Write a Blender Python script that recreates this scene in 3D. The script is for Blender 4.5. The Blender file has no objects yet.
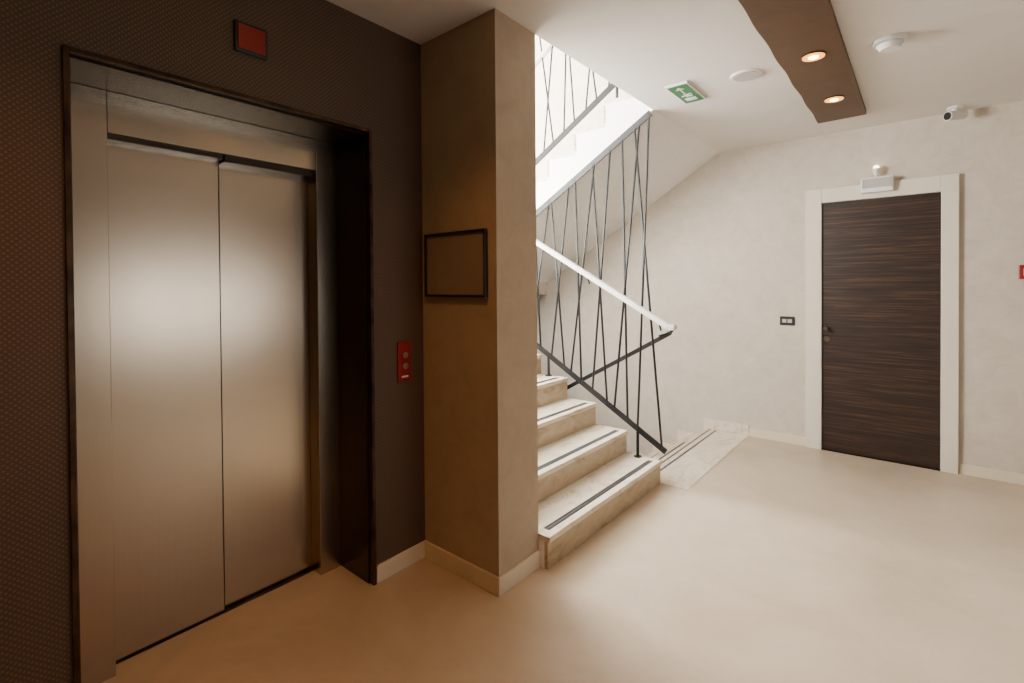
import bpy, bmesh, math
from mathutils import Vector, Matrix
C=bpy.context; S=C.scene
def link(o): S.collection.objects.link(o); return o

# ---------------- materials ----------------
def newmat(name):
    m=bpy.data.materials.new(name); m.use_nodes=True
    nt=m.node_tree; b=nt.nodes['Principled BSDF']; return m,nt,b
def coords(nt,scale=(1,1,1),rot=(0,0,0)):
    tc=nt.nodes.new('ShaderNodeTexCoord'); mp=nt.nodes.new('ShaderNodeMapping')
    mp.inputs['Scale'].default_value=scale; mp.inputs['Rotation'].default_value=rot
    nt.links.new(tc.outputs['Object'],mp.inputs['Vector']); return mp.outputs['Vector']
def ramp(nt,fac,stops):
    r=nt.nodes.new('ShaderNodeValToRGB'); e=r.color_ramp.elements
    while len(e)<len(stops): e.new(0.5)
    for i,(p,c) in enumerate(stops):
        e[i].position=p; e[i].color=(*c,1)
    nt.links.new(fac,r.inputs['Fac']); return r.outputs['Color']
def noise(nt,vec,scale,detail=6,rough=.6,dist=0):
    n=nt.nodes.new('ShaderNodeTexNoise'); n.inputs['Scale'].default_value=scale
    n.inputs['Detail'].default_value=detail; n.inputs['Roughness'].default_value=rough
    n.inputs['Distortion'].default_value=dist
    nt.links.new(vec,n.inputs['Vector']); return n.outputs['Fac']
def bump(nt,b,h,strength,dist=.01):
    bn=nt.nodes.new('ShaderNodeBump'); bn.inputs['Strength'].default_value=strength
    bn.inputs['Distance'].default_value=dist
    nt.links.new(h,bn.inputs['Height']); nt.links.new(bn.outputs['Normal'],b.inputs['Normal'])
def plain(name,col,rough=.5,metal=0,emit=None,es=1,var=.06):
    m,nt,b=newmat(name)
    v=coords(nt); f=noise(nt,v,9,3)
    c1=tuple(max(0,x*(1-var)) for x in col); c2=tuple(min(1,x*(1+var)) for x in col)
    nt.links.new(ramp(nt,f,[(.3,c1),(.7,c2)]),b.inputs['Base Color'])
    b.inputs['Roughness'].default_value=rough; b.inputs['Metallic'].default_value=metal
    if emit: b.inputs['Emission Color'].default_value=(*emit,1); b.inputs['Emission Strength'].default_value=es
    return m
def stucco(name,c1,c2,c3,bs=.2):
    m,nt,b=newmat(name); v=coords(nt)
    f=noise(nt,v,6.5,10,.75,.6)
    nt.links.new(ramp(nt,f,[(.30,c1),(.5,c2),(.72,c3)]),b.inputs['Base Color'])
    b.inputs['Roughness'].default_value=.75
    bump(nt,b,noise(nt,v,38,6,.7,.3),bs,.004); return m
M={}
M['wall']=stucco('stucco_grey_beige',(.51,.445,.36),(.58,.515,.425),(.64,.575,.485))
M['pillar']=stucco('stucco_tan',(.40,.31,.22),(.44,.35,.25),(.48,.385,.28),.12)
M['white']=plain('white_plaster',(.88,.87,.85),.7,var=.02)
M['ceil']=plain('ceiling_paint',(.74,.705,.66),.8,var=.015)
M['shell']=plain('taupe_paint',(.20,.145,.10),.8,var=.02)
M['cream']=plain('cream_lacquer',(.72,.63,.48),.4,var=.03)
M['frame']=plain('door_frame_lacquer',(.74,.68,.57),.4,var=.02)
M['black']=plain('black_iron',(.008,.008,.009),.5,.2)
M['railwhite']=plain('handrail_lacquer',(.80,.76,.70),.35)
M['dark']=plain('dark_reveal',(.030,.017,.010),.25,.2)
M['bronze']=plain('aged_bronze',(.07,.042,.024),.3,.85,var=.5)
M['red']=plain('red_plastic',(.26,.010,.010),.3)
M['chrome']=plain('chrome',(.7,.68,.65),.2,1)
M['plwhite']=plain('white_plastic',(.8,.79,.76),.4)
M['blackpl']=plain('black_plastic',(.015,.015,.016),.35)
M['grey']=plain('grey_plastic',(.05,.05,.055),.5)
M['ltgrey']=plain('light_grey_grille',(.45,.43,.40),.6)
M['plaque']=plain('plaque_metal',(.33,.26,.205),.35,.1)
M['green']=plain('green_sign',(.015,.14,.05),.4)
M['panel']=plain('brown_panel',(.075,.032,.009),.5,0,var=.15)
M['lamp']=plain('lamp_warm',(1,.7,.3),.5,emit=(1,.66,.22),es=25)
M['glow']=plain('lamp_reflector',(.5,.22,.05),.4,emit=(1,.36,.035),es=3.2)
M['lampw']=plain('lamp_white',(1,.9,.8),.5,emit=(1,.80,.55),es=9)
M['fillpanel']=plain('fill_panel_glow',(1,1,1),.5,emit=(1,.975,.94),es=95)  # emitter of the added fill panel in the stairwell
# wallpaper with a dot relief
def wallpaper():
    m,nt,b=newmat('dotted_wallpaper')
    v=coords(nt,(0,80,80),(0,0,0))
    vo=nt.nodes.new('ShaderNodeTexVoronoi'); vo.inputs['Randomness'].default_value=0; vo.inputs['Scale'].default_value=1
    mp=nt.nodes.new('ShaderNodeMapping'); mp.inputs['Rotation'].default_value=(math.radians(45),0,0)
    nt.links.new(v,mp.inputs['Vector']); nt.links.new(mp.outputs['Vector'],vo.inputs['Vector'])
    nt.links.new(ramp(nt,vo.outputs['Distance'],[(.12,(.150,.092,.054)),(.40,(.075,.045,.027))]),b.inputs['Base Color'])
    b.inputs['Roughness'].default_value=.55
    inv=nt.nodes.new('ShaderNodeMath'); inv.operation='SUBTRACT'; inv.inputs[0].default_value=1
    nt.links.new(vo.outputs['Distance'],inv.inputs[1])
    bump(nt,b,inv.outputs[0],.3,.002); return m
M['paper']=wallpaper()
def steel():
    m,nt,b=newmat('brushed_steel')
    v=coords(nt,(1,40,.4)); f=noise(nt,v,3,4)
    nt.links.new(ramp(nt,f,[(.3,(.475,.40,.31)),(.7,(.50,.422,.33))]),b.inputs['Base Color'])
    b.inputs['Metallic'].default_value=1
    f2=noise(nt,coords(nt,(1,1.4,1.0)),1.0,2)
    r=nt.nodes.new('ShaderNodeMapRange'); r.inputs['From Min'].default_value=.3; r.inputs['From Max'].default_value=.7; r.inputs['To Min'].default_value=.23; r.inputs['To Max'].default_value=.27
    nt.links.new(f2,r.inputs['Value']); nt.links.new(r.outputs['Result'],b.inputs['Roughness'])
    return m
M['steel']=steel()
def floor_mat():
    m,nt,b=newmat('beige_floor'); v=coords(nt)
    f=noise(nt,v,1.9,9,.7,.5)
    nt.links.new(ramp(nt,f,[(.3,(.44,.35,.245)),(.7,(.57,.47,.35))]),b.inputs['Base Color'])
    b.inputs['Roughness'].default_value=.40
    bump(nt,b,noise(nt,v,90,4),.08,.003); return m
M['floor']=floor_mat()
def marble(name,a,b_,c):
    m,nt,b=newmat(name); v=coords(nt,(1,.45,1))
    f=noise(nt,v,7,8,.62,2.2)
    nt.links.new(ramp(nt,f,[(.30,a),(.46,b_),(.75,c)]),b.inputs['Base Color'])
    b.inputs['Roughness'].default_value=.3; return m
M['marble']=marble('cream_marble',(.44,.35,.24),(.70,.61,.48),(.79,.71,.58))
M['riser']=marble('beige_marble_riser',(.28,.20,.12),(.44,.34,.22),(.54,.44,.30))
def zebrano():
    m,nt,b=newmat('zebrano_veneer')
    f=noise(nt,coords(nt,(1.3,1.3,55)),1.6,5,.6,.35)
    nt.links.new(ramp(nt,f,[(.35,(.008,.004,.003)),(.52,(.024,.011,.006)),(.70,(.085,.040,.020))]),b.inputs['Base Color'])
    b.inputs['Roughness'].default_value=.5; return m
M['wood']=zebrano()
def glass():
    m=bpy.data.materials.new('window_glass'); m.use_nodes=True; nt=m.node_tree
    nt.nodes.remove(nt.nodes['Principled BSDF']); out=nt.nodes['Material Output']
    t=nt.nodes.new('ShaderNodeBsdfTransparent'); g=nt.nodes.new('ShaderNodeBsdfGlossy'); g.inputs['Roughness'].default_value=.02
    x=nt.nodes.new('ShaderNodeMixShader'); x.inputs[0].default_value=.07
    nt.links.new(t.outputs[0],x.inputs[1]); nt.links.new(g.outputs[0],x.inputs[2]); nt.links.new(x.outputs[0],out.inputs['Surface']); return m
M['glass']=glass()

# ---------------- geometry helpers ----------------
def finish(bm,name,mat,parent=None,smooth=False):
    bmesh.ops.recalc_face_normals(bm,faces=bm.faces)
    me=bpy.data.meshes.new(name); bm.to_mesh(me); bm.free()
    if isinstance(mat,(list,tuple)):
        for k in mat: me.materials.append(M[k])
    else: me.materials.append(M[mat])
    if smooth:
        for p in me.polygons: p.use_smooth=True
    o=link(bpy.data.objects.new(name,me))
    if parent: o.parent=parent
    return o
def addbox(bm,x0,x1,y0,y1,z0,z1,bev=0,mi=0):
    t=bmesh.new()
    vs=[t.verts.new((x,y,z)) for x in (x0,x1) for y in (y0,y1) for z in (z0,z1)]
    for f in ((0,1,3,2),(4,6,7,5),(0,4,5,1),(2,3,7,6),(0,2,6,4),(1,5,7,3)):
        t.faces.new([vs[i] for i in f])
    if bev: bmesh.ops.bevel(t,geom=t.edges[:],offset=bev,segments=2,affect='EDGES',profile=.5)
    for f in t.faces: f.material_index=mi
    me=bpy.data.meshes.new('tmp'); t.to_mesh(me); t.free(); bm.from_mesh(me); bpy.data.meshes.remove(me)
def boxes(name,lst,mat,parent=None,bev=0):
    bm=bmesh.new()
    for b in lst: addbox(bm,*b[:6],bev=bev,mi=(b[6] if len(b)>6 else 0))
    return finish(bm,name,mat,parent)
def addrod(bm,a,b,r,seg=10,r2=None,mi=0):
    a,b=Vector(a),Vector(b); d=b-a
    rot=d.to_track_quat('Z','Y').to_matrix().to_4x4()
    n0=len(bm.faces)
    bmesh.ops.create_cone(bm,cap_ends=True,segments=seg,radius1=r,radius2=r if r2 is None else r2,depth=d.length,matrix=Matrix.Translation((a+b)/2)@rot)
    bm.faces.ensure_lookup_table()
    for f in bm.faces[n0:]: f.material_index=mi
def rods(name,lst,r,mat,parent=None,seg=10):
    bm=bmesh.new()
    for a,b in lst: addrod(bm,a,b,r,seg)
    o=finish(bm,name,mat,parent,True)
    return o
def prism(name,pts,y0,y1,mat,parent=None):
    """polygon in XZ extruded along Y"""
    bm=bmesh.new()
    A=[bm.verts.new((x,y0,z)) for x,z in pts]; B=[bm.verts.new((x,y1,z)) for x,z in pts]
    bm.faces.new(A); bm.faces.new(B[::-1]); n=len(pts)
    for i in range(n): bm.faces.new((A[i],B[i],B[(i+1)%n],A[(i+1)%n]))
    bm.normal_update()
    bmesh.ops.triangulate(bm,faces=[f for f in bm.faces if len(f.verts)>4],ngon_method='EAR_CLIP')
    return finish(bm,name,mat,parent)
def bar(name,a,b,w,hgt,mat,parent=None):
    """sloped flat bar in an XZ plane, w along Y, hgt perpendicular"""
    bm=bmesh.new(); a,b=Vector(a),Vector(b); d=(b-a).normalized()
    n=Vector((-d.z,0,d.x)); 
    if n.z<0: n=-n
    y=Vector((0,1,0)); vs=[]
    for p in (a,b):
        for sy,sn in ((-1,-1),(1,-1),(1,1),(-1,1)): vs.append(bm.verts.new(p+y*w/2*sy+n*hgt/2*sn))
    for f in ((0,1,2,3),(4,7,6,5),(0,4,5,1),(1,5,6,2),(2,6,7,3),(3,7,4,0)): bm.faces.new([vs[i] for i in f])
    bmesh.ops.bevel(bm,geom=bm.edges[:],offset=min(w,hgt)*.18,segments=2,affect='EDGES')
    return finish(bm,name,mat,parent)
def empty(name,loc=(0,0,0)):
    e=bpy.data.objects.new(name,None); link(e); e.empty_display_size=.1; return e

H=2.7; D=4.943; XW=-2.0226; XP=-1.499; YP=1.681; YB=1.985; XR=2.8; YF=-2.5; XS=-5.1; TOP=5.8; BOT=-1.85; XC=-1.502

# ---------------- room shell ----------------
boxes('floor',[(-2.45,XR,YF,YP+.1,-.2,0),(XW,XR,YP+.1,3.37,-.2,0),(-1.25,XR,3.37,D,-.2,0)],'floor')
boxes('trim_marble_landing',[(-1.62,-1.25,3.37,D,-.2,.003)],'marble')
boxes('trim_landing_nosing_strip',[(-1.545,-1.530,3.42,D-.03,.003,.006),(-1.600,-1.588,3.42,D-.03,.003,.006)],'blackpl')
boxes('ceiling',[(-2.5,XR,YF,YP+.02,H,H+.32),(XP,XR,YP+.02,YB,H,H+.32),(XC,XR,YB,D,H,H+.32)],'ceil')
boxes('ceiling_stairwell',[(XS-.2,XR+.2,YF-.2,D+.2,TOP,TOP+.2)],'white')
boxes('floor_stairwell_lower',[(XS,-1.2,YB,D,BOT-.1,BOT)],'marble')
boxes('wall_back',[(XS,XR,D,D+.2,BOT,TOP)],'wall')
boxes('wall_left',[(-2.6,XW,YF,.288,0,TOP),(-2.6,XW,1.357,YP,0,TOP),(-2.6,XW,.288,1.357,2.165,TOP),(-2.6,-2.45,.288,1.357,0,2.165)],'paper')
boxes('wall_front',[(-2.6,XR,YF-.2,YF,0,TOP)],'shell')
# right wall with a window opening
wy0,wy1,wz0,wz1=1.4,3.2,.75,1.65
boxes('wall_right',[(XR,XR+.2,YF,wy0,0,TOP),(XR,XR+.2,wy1,D,0,TOP),(XR,XR+.2,wy0,wy1,0,wz0),(XR,XR+.2,wy0,wy1,wz1,TOP)],'shell')
sy0,sy1,sz0,sz1=2.15,4.8,1.75,5.3
boxes('wall_stairwell_end',[(XS-.2,XS,YB,sy0,BOT,TOP),(XS-.2,XS,sy1,D,BOT,TOP),(XS-.2,XS,sy0,sy1,BOT,sz0),(XS-.2,XS,sy0,sy1,sz1,TOP)],'white')
boxes('wall_stairwell_near',[(XS,XP-.31,YP+.02,YB,BOT,TOP)],'white')
boxes('wall_pillar',[(XW,XP,YP,YB,0,H),(XP-.3,XP,YP+.02,YB,H+.32,TOP),(XP-.3,XP,YP+.02,YB,BOT,-.2)],'pillar')
boxes('wall_under_floor',[(-1.62,-1.5,3.37,D,BOT,-.2),(-2.0,-1.9,YB,3.37,BOT,-.2)],'white')
def window(name,x,y0,y1,z0,z1,n):
    e=empty(name); l=[(x-.03,x+.03,y0,y1,z0,z0+.06),(x-.03,x+.03,y0,y1,z1-.06,z1)]
    for i in range(n+1):
        yy=y0+(y1-y0-.06)*i/n; l.append((x-.03,x+.03,yy,yy+.06,z0+.06,z1-.06))
    boxes('frame',l,'plwhite',e); boxes('pane',[(x-.004,x+.004,y0+.03,y1-.03,z0+.03,z1-.03)],'glass',e)
window('window_1',XR+.1,wy0,wy1,wz0,wz1,2)
window('window_2',XS-.1,sy0,sy1,sz0,sz1,3)

# baseboards
bb=.085
boxes('baseboard_left',[(XW,XW+.012,YF,.27,0,bb),(XW,XW+.012,1.374,YP-.012,0,bb)],'cream',bev=.002)
boxes('baseboard_pillar',[(XW,XP+.012,YP-.012,YP,0,bb),(XP,XP+.012,YP,YB,0,bb)],'cream',bev=.002)
boxes('baseboard_back',[(-1.245,-.785,D-.012,D,0,.075),(.212,XR,D-.012,D,0,.075)],'cream',bev=.002)
boxes('baseboard_right',[(XR-.012,XR,YF,D-.012,0,.08)],'cream',bev=.002)
# stone skirting that follows the descending flight
RI,RU=.168,.265
pts=[(-1.245,.0),(-1.245,.10),(-1.66,.10)]
x,z=-1.66,.10
for i in range(8):
    z-=RI; pts.append((x,z)); x-=RU; pts.append((x,z))
pts.append((x,z-.25)); pts.append((-1.62,-.28)); pts.append((-1.62,.0))
prism('trim_stone_skirting',pts,D-.02,D-.001,'marble')

# ---------------- elevator ----------------
el=empty('elevator')
yl,yr=.29,1.355
boxes('bronze_trim',[(XW-.02,XW+.014,.274,.29,0,2.181),(XW-.02,XW+.014,1.353,1.370,0,2.181),(XW-.02,XW+.014,.29,1.353,2.164,2.181)],'bronze',el,.002)
boxes('reveal_lining',[(-2.29,XW-.02,yl,yl+.006,0,2.163),(-2.29,XW-.02,yr-.008,yr-.002,0,2.163),(-2.29,XW-.02,yl,yr-.002,2.157,2.163)],'dark',el)
boxes('front_jambs',[(-2.30,-2.285,yl+.006,.43,0,2.157),(-2.30,-2.285,1.235,yr-.008,0,2.157),(-2.44,-2.30,.415,.43,0,2.02),(-2.44,-2.30,1.235,1.25,0,2.02)],'steel',el,.002)
boxes('header',[(-2.30,-2.285,.43,1.235,2.005,2.157),(-2.44,-2.30,.43,1.235,2.005,2.02)],'steel',el,.002)
boxes('door_panel_1',[(-2.375,-2.355,.43,.822,.012,2.003)],'steel',el,.002)
boxes('door_panel_2',[(-2.395,-2.375,.80,1.235,.012,1.995)],'steel',el,.002)
boxes('seam_shadow_gap',[(-2.376,-2.356,.8225,.8255,.012,1.995)],'blackpl',el)
boxes('sill',[(-2.44,-2.353,.43,1.235,0,.006)],'bronze',el)
boxes('header_edge',[(-2.354,-2.302,.43,.822,1.985,2.004),(-2.374,-2.302,.83,1.235,1.975,2.004)],'dark',el)

ip=empty('floor_indicator')
boxes('frame',[(XW,XW+.014,.766,.888,2.342,2.460)],'blackpl',ip,.004)
boxes('red_display',[(XW+.014,XW+.018,.776,.878,2.354,2.448)],'red',ip,.0015)
cb=empty('elevator_call_panel')
boxes('red_plate',[(XW,XW+.012,1.510,1.590,.949,1.151)],'red',cb,.003)
bm=bmesh.new()
for zz in (1.085,1.03):
    addrod(bm,(XW+.010,1.55,zz),(XW+.020,1.55,zz),.017,24)
    addrod(bm,(XW+.018,1.55,zz),(XW+.024,1.55,zz),.011,24)
finish(bm,'buttons','chrome',cb)
boxes('label',[(XW+.012,XW+.014,1.530,1.570,.972,.98)],'plwhite',cb)

pl=empty('wall_plaque')
x0,x1,z0,z1=-1.985,-1.553,1.378,1.70
boxes('frame',[(x0,x1,YP-.022,YP,z0,z0+.012),(x0,x1,YP-.022,YP,z1-.012,z1),(x0,x0+.012,YP-.022,YP,z0+.012,z1-.012),(x1-.012,x1,YP-.022,YP,z0+.012,z1-.012)],'blackpl',pl,.002)
boxes('plate',[(x0+.012,x1-.012,YP-.012,YP,z0+.012,z1-.012)],'plaque',pl)

# ---------------- staircase ----------------
st=empty('staircase')
N=9; X1=-1.43; YS0,YS1=YB,3.37
def flight_up(prefix,xn,z0,run,y0,y1,direction,n,soff):
    """steps; nose k at xn+direction*run*(k-1), z0+RI*k"""
    tr=bmesh.new(); rs=bmesh.new(); sp=bmesh.new()
    for k in range(1,n+1):
        xk=xn+direction*run*(k-1); zt=z0+RI*k
        xe=xk+direction*(run+.02)
        a,b=sorted((xk,xe)); 
        if k<n: addbox(tr,a,b,y0,y1,zt-.03,zt,bev=.003)
        xr=xk+direction*.012
        a,b=sorted((xr,xr+direction*.02))
        addbox(rs,a,b,y0+.001,y1-.001,zt-RI,zt-.03)
        if k<n:
            for off,w in ((.045,.008),(.070,.008)):
                a,b=sorted((xk+direction*off,xk+direction*(off+w)))
                addbox(sp,a,b,y0+.06,y1-.06,zt,zt+.003)
            a,b=sorted((xk+direction*.053,xk+direction*.070))
            addbox(sp,a,b,y0+.06,y1-.06,zt,zt+.0015,mi=1)
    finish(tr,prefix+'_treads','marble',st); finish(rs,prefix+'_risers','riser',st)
    finish(sp,prefix+'_grip_strips',['blackpl','grey'],st)
def body(prefix,xn,z0,run,y0,y1,direction,n,waist):
    pts=[]
    for k in range(1,n+1):
        xk=xn+direction*(run*(k-1)+.014); zt=z0+RI*k-.03
        pts.append((xk,zt-RI if k>1 else z0)); pts.append((xk,zt))
    xe=xn+direction*(run*n+.0); pts.append((xe,z0+RI*n-.03)); 
    pts.append((xe,z0+RI*n-.23)); 
    xb=xn+direction*.014
    s=RI/run
    pts.append((xn+direction*run*(n-1)+direction*.0,z0+RI*n-.24))
    x2=xn+direction*waist
    pts.append((x2,z0))
    return prism(prefix+'_slab',pts,y0+.002,y1-.002,'white',st)
flight_up('lower_flight',X1,0,RU,YS0,YS1,-1,N,.2)
body('lower_flight',X1,0,RU,YS0,YS1,-1,N,.45)
# half landing
zl=RI*N; xl=X1-RU*(N-1)
boxes('half_landing',[(XS,xl-.012,YB,D,zl-.2,zl)],'marble',st)
# upper flight (going +X) from half landing to next floor
RU2=.27; XT=-1.65; xs2=XT-RU2*(N-1); YU0=3.40
tmp=RU
flight_up('upper_flight',xs2,zl,RU2,YU0,D-.02,1,N,.2)
pts=[]
for k in range(1,N+1):
    xk=xs2+RU2*(k-1)+.014; zt=zl+RI*k-.03
    pts.append((xk,zt-RI if k>1 else zl)); pts.append((xk,zt))
pts+= [(XC,zl+RI*N-.03),(XC,H),(xs2,zl-.2),(xs2,zl)]
prism('upper_flight_slab',pts,YU0+.002,D-.001,'white',st)
# descending flight
tr=bmesh.new(); rs=bmesh.new(); sp=bmesh.new()
for k in range(1,N+1):
    xk=-1.62-.27*(k-1); zt=-RI*k
    addbox(rs,xk-.012,xk+.01,3.37,D-.021,zt,zt+RI-.03)
    addbox(tr,xk-.29,xk-.0,3.37,D-.021,zt-.03,zt,bev=.003)
    addbox(sp,xk-.225,xk-.21,3.42,D-.06,zt,zt+.003)
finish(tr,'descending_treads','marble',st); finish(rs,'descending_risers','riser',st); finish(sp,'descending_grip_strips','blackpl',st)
boxes('lower_flight_side_wall',[(XS,-1.64,3.30,3.368,BOT,-.2)],'white',st)

# ---------------- balustrade ----------------
ra=empty('stair_railing')
YA=3.335; YT=3.385
def zlow(x): return .255+(-1.40-x)*.592     # lower bar
def zup(x): return 2.685-(-1.515-x)*.60      # bar under the upper flight
bar('lower_stringer_bar',(-1.385,YA,zlow(-1.385)),(-3.45,YA,zlow(-3.45)),.014,.042,'black',ra)
bar('upper_stringer_bar',(-1.512,YT,zup(-1.512)-.01),(-3.55,YT,zup(-3.55)-.01),.014,.05,'black',ra)
pairs=[(-1.415,-1.64),(-1.60,-1.525),(-1.68,-1.74),(-1.79,-1.60),(-1.85,-2.00),(-1.98,-1.84),(-2.08,-2.16),(-2.18,-1.98),(-2.24,-2.40),(-2.37,-2.22),(-2.48,-2.58),(-2.59,-2.42),(-2.70,-2.85),(-2.82,-2.66),(-2.90,-3.05),(-3.04,-2.85),(-3.12,-3.3),(-3.28,-3.1)]
rods('crossing_rods',[((b,YA,zlow(b)),(t,YT,zup(t)-.01)) for b,t in pairs],.0082,'black',ra)
# feet
bm=bmesh.new()
for xf,k in ((-1.60,1),(-2.40,4),(-3.19,7)):
    zt=RI*k; addrod(bm,(xf,YA,zt),(xf,YA,zlow(xf)),.011,12); addrod(bm,(xf,YA,zt),(xf,YA,zt+.006),.028,20)
finish(bm,'post_feet','black',ra)
zh=lambda x:1.127+(-1.337-x)*.577
bar('handrail',(-1.345,YA-.035,zh(-1.345)),(-3.45,YA-.035,zh(-3.45)),.05,.035,'railwhite',ra)
bar('handrail_end',(-1.352,YA-.035,zh(-1.345)+.003),(-1.30,YA-.035,zh(-1.345)+.003),.05,.035,'railwhite',ra)
bm=bmesh.new()
for xx in (-1.42,-2.0,-2.6,-3.2):
    addrod(bm,(xx,YA,zh(xx)-.07),(xx,YA-.03,zh(xx)-.012),.007,8)
finish(bm,'handrail_brackets','black',ra)
# black rail going down with the descending flight
zd=lambda x:1.075+(x+1.40)*.575
bar('descending_handrail',(-1.385,3.43,zd(-1.385)),(-3.3,3.43,zd(-3.3)),.03,.03,'black',ra)
rods('rail_links',[((-1.40,3.43,zd(-1.40)),(-1.43,YA,zd(-1.40)-.01)),((-1.40,3.43,zd(-1.40)+.01),(-1.345,3.35,zh(-1.345)-.03))],.009,'black',ra)
# upper flight balustrade
ub=empty('upper_stair_railing')
zn=lambda x: zl+RI*N-(XT-x)*RI/RU2+.06
bar('stringer_bar',(-1.60,YU0+.02,zn(-1.60)),(-3.7,YU0+.02,zn(-3.7)),.014,.05,'black',ub)
bar('handrail',(-1.60,YU0+.02,zn(-1.60)+.85),(-3.7,YU0+.02,zn(-3.7)+.85),.05,.035,'railwhite',ub)
pr=[]; x=-1.66; i=0
while x>-3.5:
    dx=(.16,-.10,.05,-.18)[i%4]; i+=1
    pr.append(((x,YU0+.02,zn(x)),(x+dx,YU0+.02,zn(x+dx)+1.35))); x-=.105
rods('crossing_rods',pr,.0078,'black',ub)
bar('top_bar',(-1.5,YU0+.02,zn(-1.5)+1.35),(-3.7,YU0+.02,zn(-3.7)+1.35),.014,.04,'black',ub)
bm=bmesh.new()
for k in (1,4,8):
    xf=xs2+RU2*(k-1)+.12; zt=zl+RI*k; addrod(bm,(xf,YU0+.02,zt),(xf,YU0+.02,zn(xf)),.012,12)
finish(bm,'post_feet','black',ub)

# ---------------- room door ----------------
dr=empty('door_1')
dx0,dx1,dz=-.662,.108,2.115
Y0=D-.035
boxes('frame',[(-.782,dx0,Y0,D-.001,0,2.236),(dx1,.208,Y0,D-.001,0,2.236),(dx0,dx1,Y0,D-.001,dz,2.236)],'frame',dr,.004)
boxes('leaf',[(dx0+.003,dx1-.003,D-.014,D-.001,.012,dz-.003)],'wood',dr,.001)
boxes('threshold',[(dx0,dx1,D-.03,D-.001,0,.010)],'dark',dr)
bm=bmesh.new()
kx=-.625
addrod(bm,(kx,D-.014,1.045),(kx,D-.020,1.045),.026,24)
addrod(bm,(kx,D-.020,1.045),(kx,D-.045,1.045),.010,16)
addrod(bm,(kx,D-.045,1.045),(kx,D-.070,1.045),.022,24,.017)
addrod(bm,(kx,D-.014,.955),(kx,D-.022,.955),.024,24)
addrod(bm,(kx,D-.022,.955),(kx,D-.030,.955),.009,12)
finish(bm,'knob_and_lock','chrome',dr)

eml=empty('emergency_light')
boxes('housing',[(-.385,-.175,D-.085,D-.036,2.155,2.275)],'plwhite',eml,.008)
boxes('diffuser',[(-.375,-.185,D-.089,D-.085,2.19,2.262)],'ltgrey',eml,.001)
bm=bmesh.new(); addrod(bm,(-.285,D-.055,2.275),(-.285,D-.055,2.305),.008,10); addrod(bm,(-.285,D-.055,2.30),(-.285,D-.055,2.345),.016,16,.026)
finish(bm,'lamp_head','plwhite',eml)
bm=bmesh.new(); bmesh.ops.create_icosphere(bm,subdivisions=3,radius=.020,matrix=Matrix.Translation((-.285,D-.055,2.352))); finish(bm,'bulb','lampw',eml,True)

sw=empty('light_switch')
boxes('plate',[(-.985,-.868,D-.010,D,1.055,1.135)],'blackpl',sw,.003)
boxes('rockers',[(-.965,-.932,D-.013,D-.010,1.080,1.110),(-.922,-.889,D-.013,D-.010,1.080,1.110)],'ltgrey',sw,.001)
fa=empty('fire_alarm_call_point')
boxes('red_box',[(.52,.61,D-.04,D,1.45,1.55)],'red',fa,.004)
boxes('glass_plate',[(.54,.59,D-.043,D-.04,1.475,1.525)],'plwhite',fa)

# ---------------- ceiling items ----------------
cp=empty('ceiling_light_panel')
bm=bmesh.new(); import random
L=[];R=[]
yy=-1.6
while yy<4.44:
    w=.003*math.sin(yy*14)
    L.append((-.618+w,yy)); R.append((-.318,yy)); yy+=.03
L.append((-.618,4.44)); R.append((-.318,4.40))
poly=L+R[::-1]
A=[bm.verts.new((x,y,H-.035)) for x,y in poly]; B=[bm.verts.new((x,y,H)) for x,y in poly]
n=len(L)
for i in range(n-1):
    bm.faces.new((A[i],A[i+1],A[2*n-2-i],A[2*n-1-i]))
    bm.faces.new((B[i],B[i+1],B[2*n-2-i],B[2*n-1-i]))
m_=len(poly)
for i in range(m_): bm.faces.new((A[i],B[i],B[(i+1)%m_],A[(i+1)%m_]))
finish(bm,'wooden_panel','panel',cp)
def spot(x,y,z,e,power,col,size=110,i=0):
    bm=bmesh.new(); addrod(bm,(x,y,z-.006),(x,y,z),.060,32); finish(bm,'spot_ring','bronze',e)
    bm=bmesh.new(); addrod(bm,(x,y,z-.008),(x,y,z-.006),.053,32); finish(bm,'spot_reflector','glow',e)
    bm=bmesh.new(); addrod(bm,(x,y,z-.011),(x,y,z-.008),.024,24); finish(bm,'spot_lens','lamp',e)
    l=bpy.data.lights.new('downlight_lamp','SPOT'); l.energy=power; l.color=col; l.spot_size=math.radians(size); l.spot_blend=.8; l.shadow_soft_size=.04
    o=link(bpy.data.objects.new('downlight_lamp',l)); o.location=(x,y,z-.03); o.parent=e
for y in (3.91,3.10,2.29):
    spot(-.455,y,H-.035,cp,6,(1,.72,.44))
spot(-.455,1.48,H-.035,cp,4,(1,.55,.24))
dl=empty('recessed_downlights')
for x,y in ((-1.3,.95),(-1.3,.1),(-1.3,-.75)):
    spot(x,y,H,dl,25,(1,.43,.12))

# unseen glowing panel added on the shaft side wall to brighten the stairwell
wl=empty('added_stairwell_fill_panel')
boxes('housing',[(-3.35,-2.15,YB,YB+.05,1.95,2.55)],'plwhite',wl,.006)  # casing and glowing face are both part of the made-up fill panel
boxes('diffuser',[(-3.32,-2.18,YB+.05,YB+.056,1.98,2.52)],'fillpanel',wl)

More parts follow.
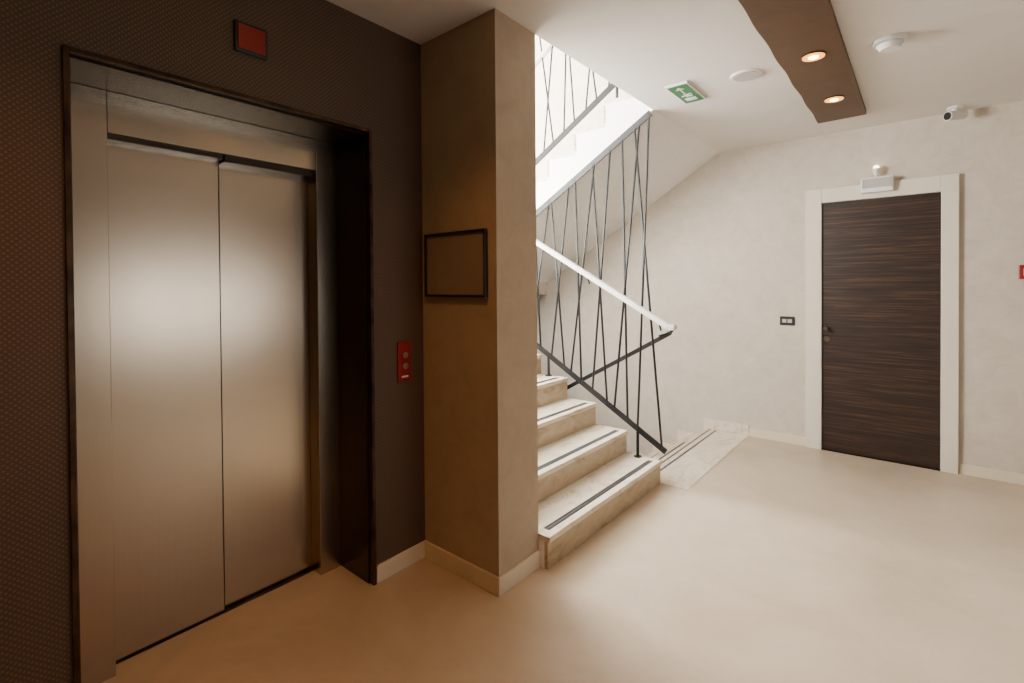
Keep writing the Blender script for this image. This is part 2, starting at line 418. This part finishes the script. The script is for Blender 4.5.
sd=empty('smoke_detector')
bm=bmesh.new(); c=(-.133,3.243)
addrod(bm,(*c,H-.018),(*c,H),.072,36,.075); addrod(bm,(*c,H-.05),(*c,H-.024),.042,36,.058); addrod(bm,(*c,H-.026),(*c,H-.016),.045,24)
finish(bm,'body','plwhite',sd)
sk=empty('ceiling_speaker')
bm=bmesh.new(); c=(-.824,3.21)
addrod(bm,(*c,H-.008),(*c,H),.085,40,.09); finish(bm,'rim','plwhite',sk)
bm=bmesh.new(); addrod(bm,(*c,H-.011),(*c,H-.008),.072,40); finish(bm,'grille','ltgrey',sk)
ex=empty('exit_sign')
ex0,ex1,ey0,ey1=-1.27,-1.125,3.05,3.41
boxes('housing',[(ex0,ex1,ey0,ey1,H-.014,H)],'plwhite',ex,.003)
boxes('green_face',[(ex0+.012,ex1-.012,ey0+.014,ey1-.014,H-.017,H-.014)],'green',ex)
bm=bmesh.new(); zf=H-.019
cx=(ex0+ex1)/2
addbox(bm,cx-.035,cx+.035,ey1-.11,ey1-.06,zf,zf+.002)            # doorway
addbox(bm,cx-.004,cx+.004,ey0+.06,ey0+.16,zf,zf+.002)            # arrow shaft
v=[bm.verts.new(p) for p in ((cx-.03,ey0+.08,zf),(cx+.03,ey0+.08,zf),(cx,ey0+.035,zf))]; bm.faces.new(v)
addrod(bm,(cx-.028,ey0+.20,zf),(cx-.028,ey0+.20,zf+.002),.009,12) # running man head
addbox(bm,cx-.02,cx+.012,ey0+.19,ey0+.205,zf,zf+.002); addbox(bm,cx+.0,cx+.035,ey0+.175,ey0+.187,zf,zf+.002); addbox(bm,cx+.0,cx+.03,ey0+.208,ey0+.22,zf,zf+.002)
addbox(bm,cx-.012,cx-.004,ey0+.17,ey0+.23,zf,zf+.002)
finish(bm,'pictogram','plwhite',ex)
sc=empty('security_camera')
bm=bmesh.new(); c=Vector((.177,4.80,H))
addrod(bm,c-Vector((0,0,.015)),c,.045,28)
addrod(bm,c-Vector((0,0,.04)),c-Vector((0,0,.015)),.016,16)
a=c+Vector((.04,.03,-.055)); b=c+Vector((-.04,-.05,-.068))
addrod(bm,a,b,.034,28); bmesh.ops.create_uvsphere(bm,u_segments=20,v_segments=12,radius=.034,matrix=Matrix.Translation(a))
finish(bm,'body','plwhite',sc)
bm=bmesh.new(); d=(b-a).normalized(); addrod(bm,b,b+d*.004,.027,24); finish(bm,'lens','blackpl',sc)

# ---------------- lights ----------------
def area(name,loc,direction,sx,sy,power,col):
    l=bpy.data.lights.new(name,'AREA'); l.shape='RECTANGLE'; l.size=sx; l.size_y=sy; l.energy=power; l.color=col
    o=link(bpy.data.objects.new(name,l)); o.location=loc
    o.rotation_euler=Vector(direction).to_track_quat('-Z','Y').to_euler(); return o
area('daylight_window_2',(XS-.35,3.48,3.5),(1,0,0),2.65,3.5,1900,(1,.985,.96))
area('daylight_window_1',(XR+.4,2.3,1.2),(-1,0,0),1.8,.95,30,(1,.95,.88))
w=bpy.data.worlds.new('World'); S.world=w; w.use_nodes=True
w.node_tree.nodes['Background'].inputs[0].default_value=(.85,.92,1,1); w.node_tree.nodes['Background'].inputs[1].default_value=1.5

# ---------------- camera ----------------
f,yaw,pitch,roll,cy,h=489.83,.6974,-.0118,-.0071,290.29,1.438
r=Vector((math.cos(yaw),math.sin(yaw),0)); fw=Vector((-math.sin(yaw),math.cos(yaw),0)); u=Vector((0,0,1))
fw2=fw*math.cos(pitch)+u*math.sin(pitch); u2=-fw*math.sin(pitch)+u*math.cos(pitch)
r3=r*math.cos(roll)+u2*math.sin(roll); u3=-r*math.sin(roll)+u2*math.cos(roll)
cd=bpy.data.cameras.new('camera'); co=link(bpy.data.objects.new('camera',cd))
mt=Matrix.Identity(4)
for i in range(3): mt[i][0]=r3[i]; mt[i][1]=u3[i]; mt[i][2]=-fw2[i]
mt[2][3]=h; co.matrix_world=mt
cd.sensor_width=36; cd.lens=f/1024*36; cd.shift_y=-(341.5-cy)/1024; cd.clip_start=.02
S.camera=co
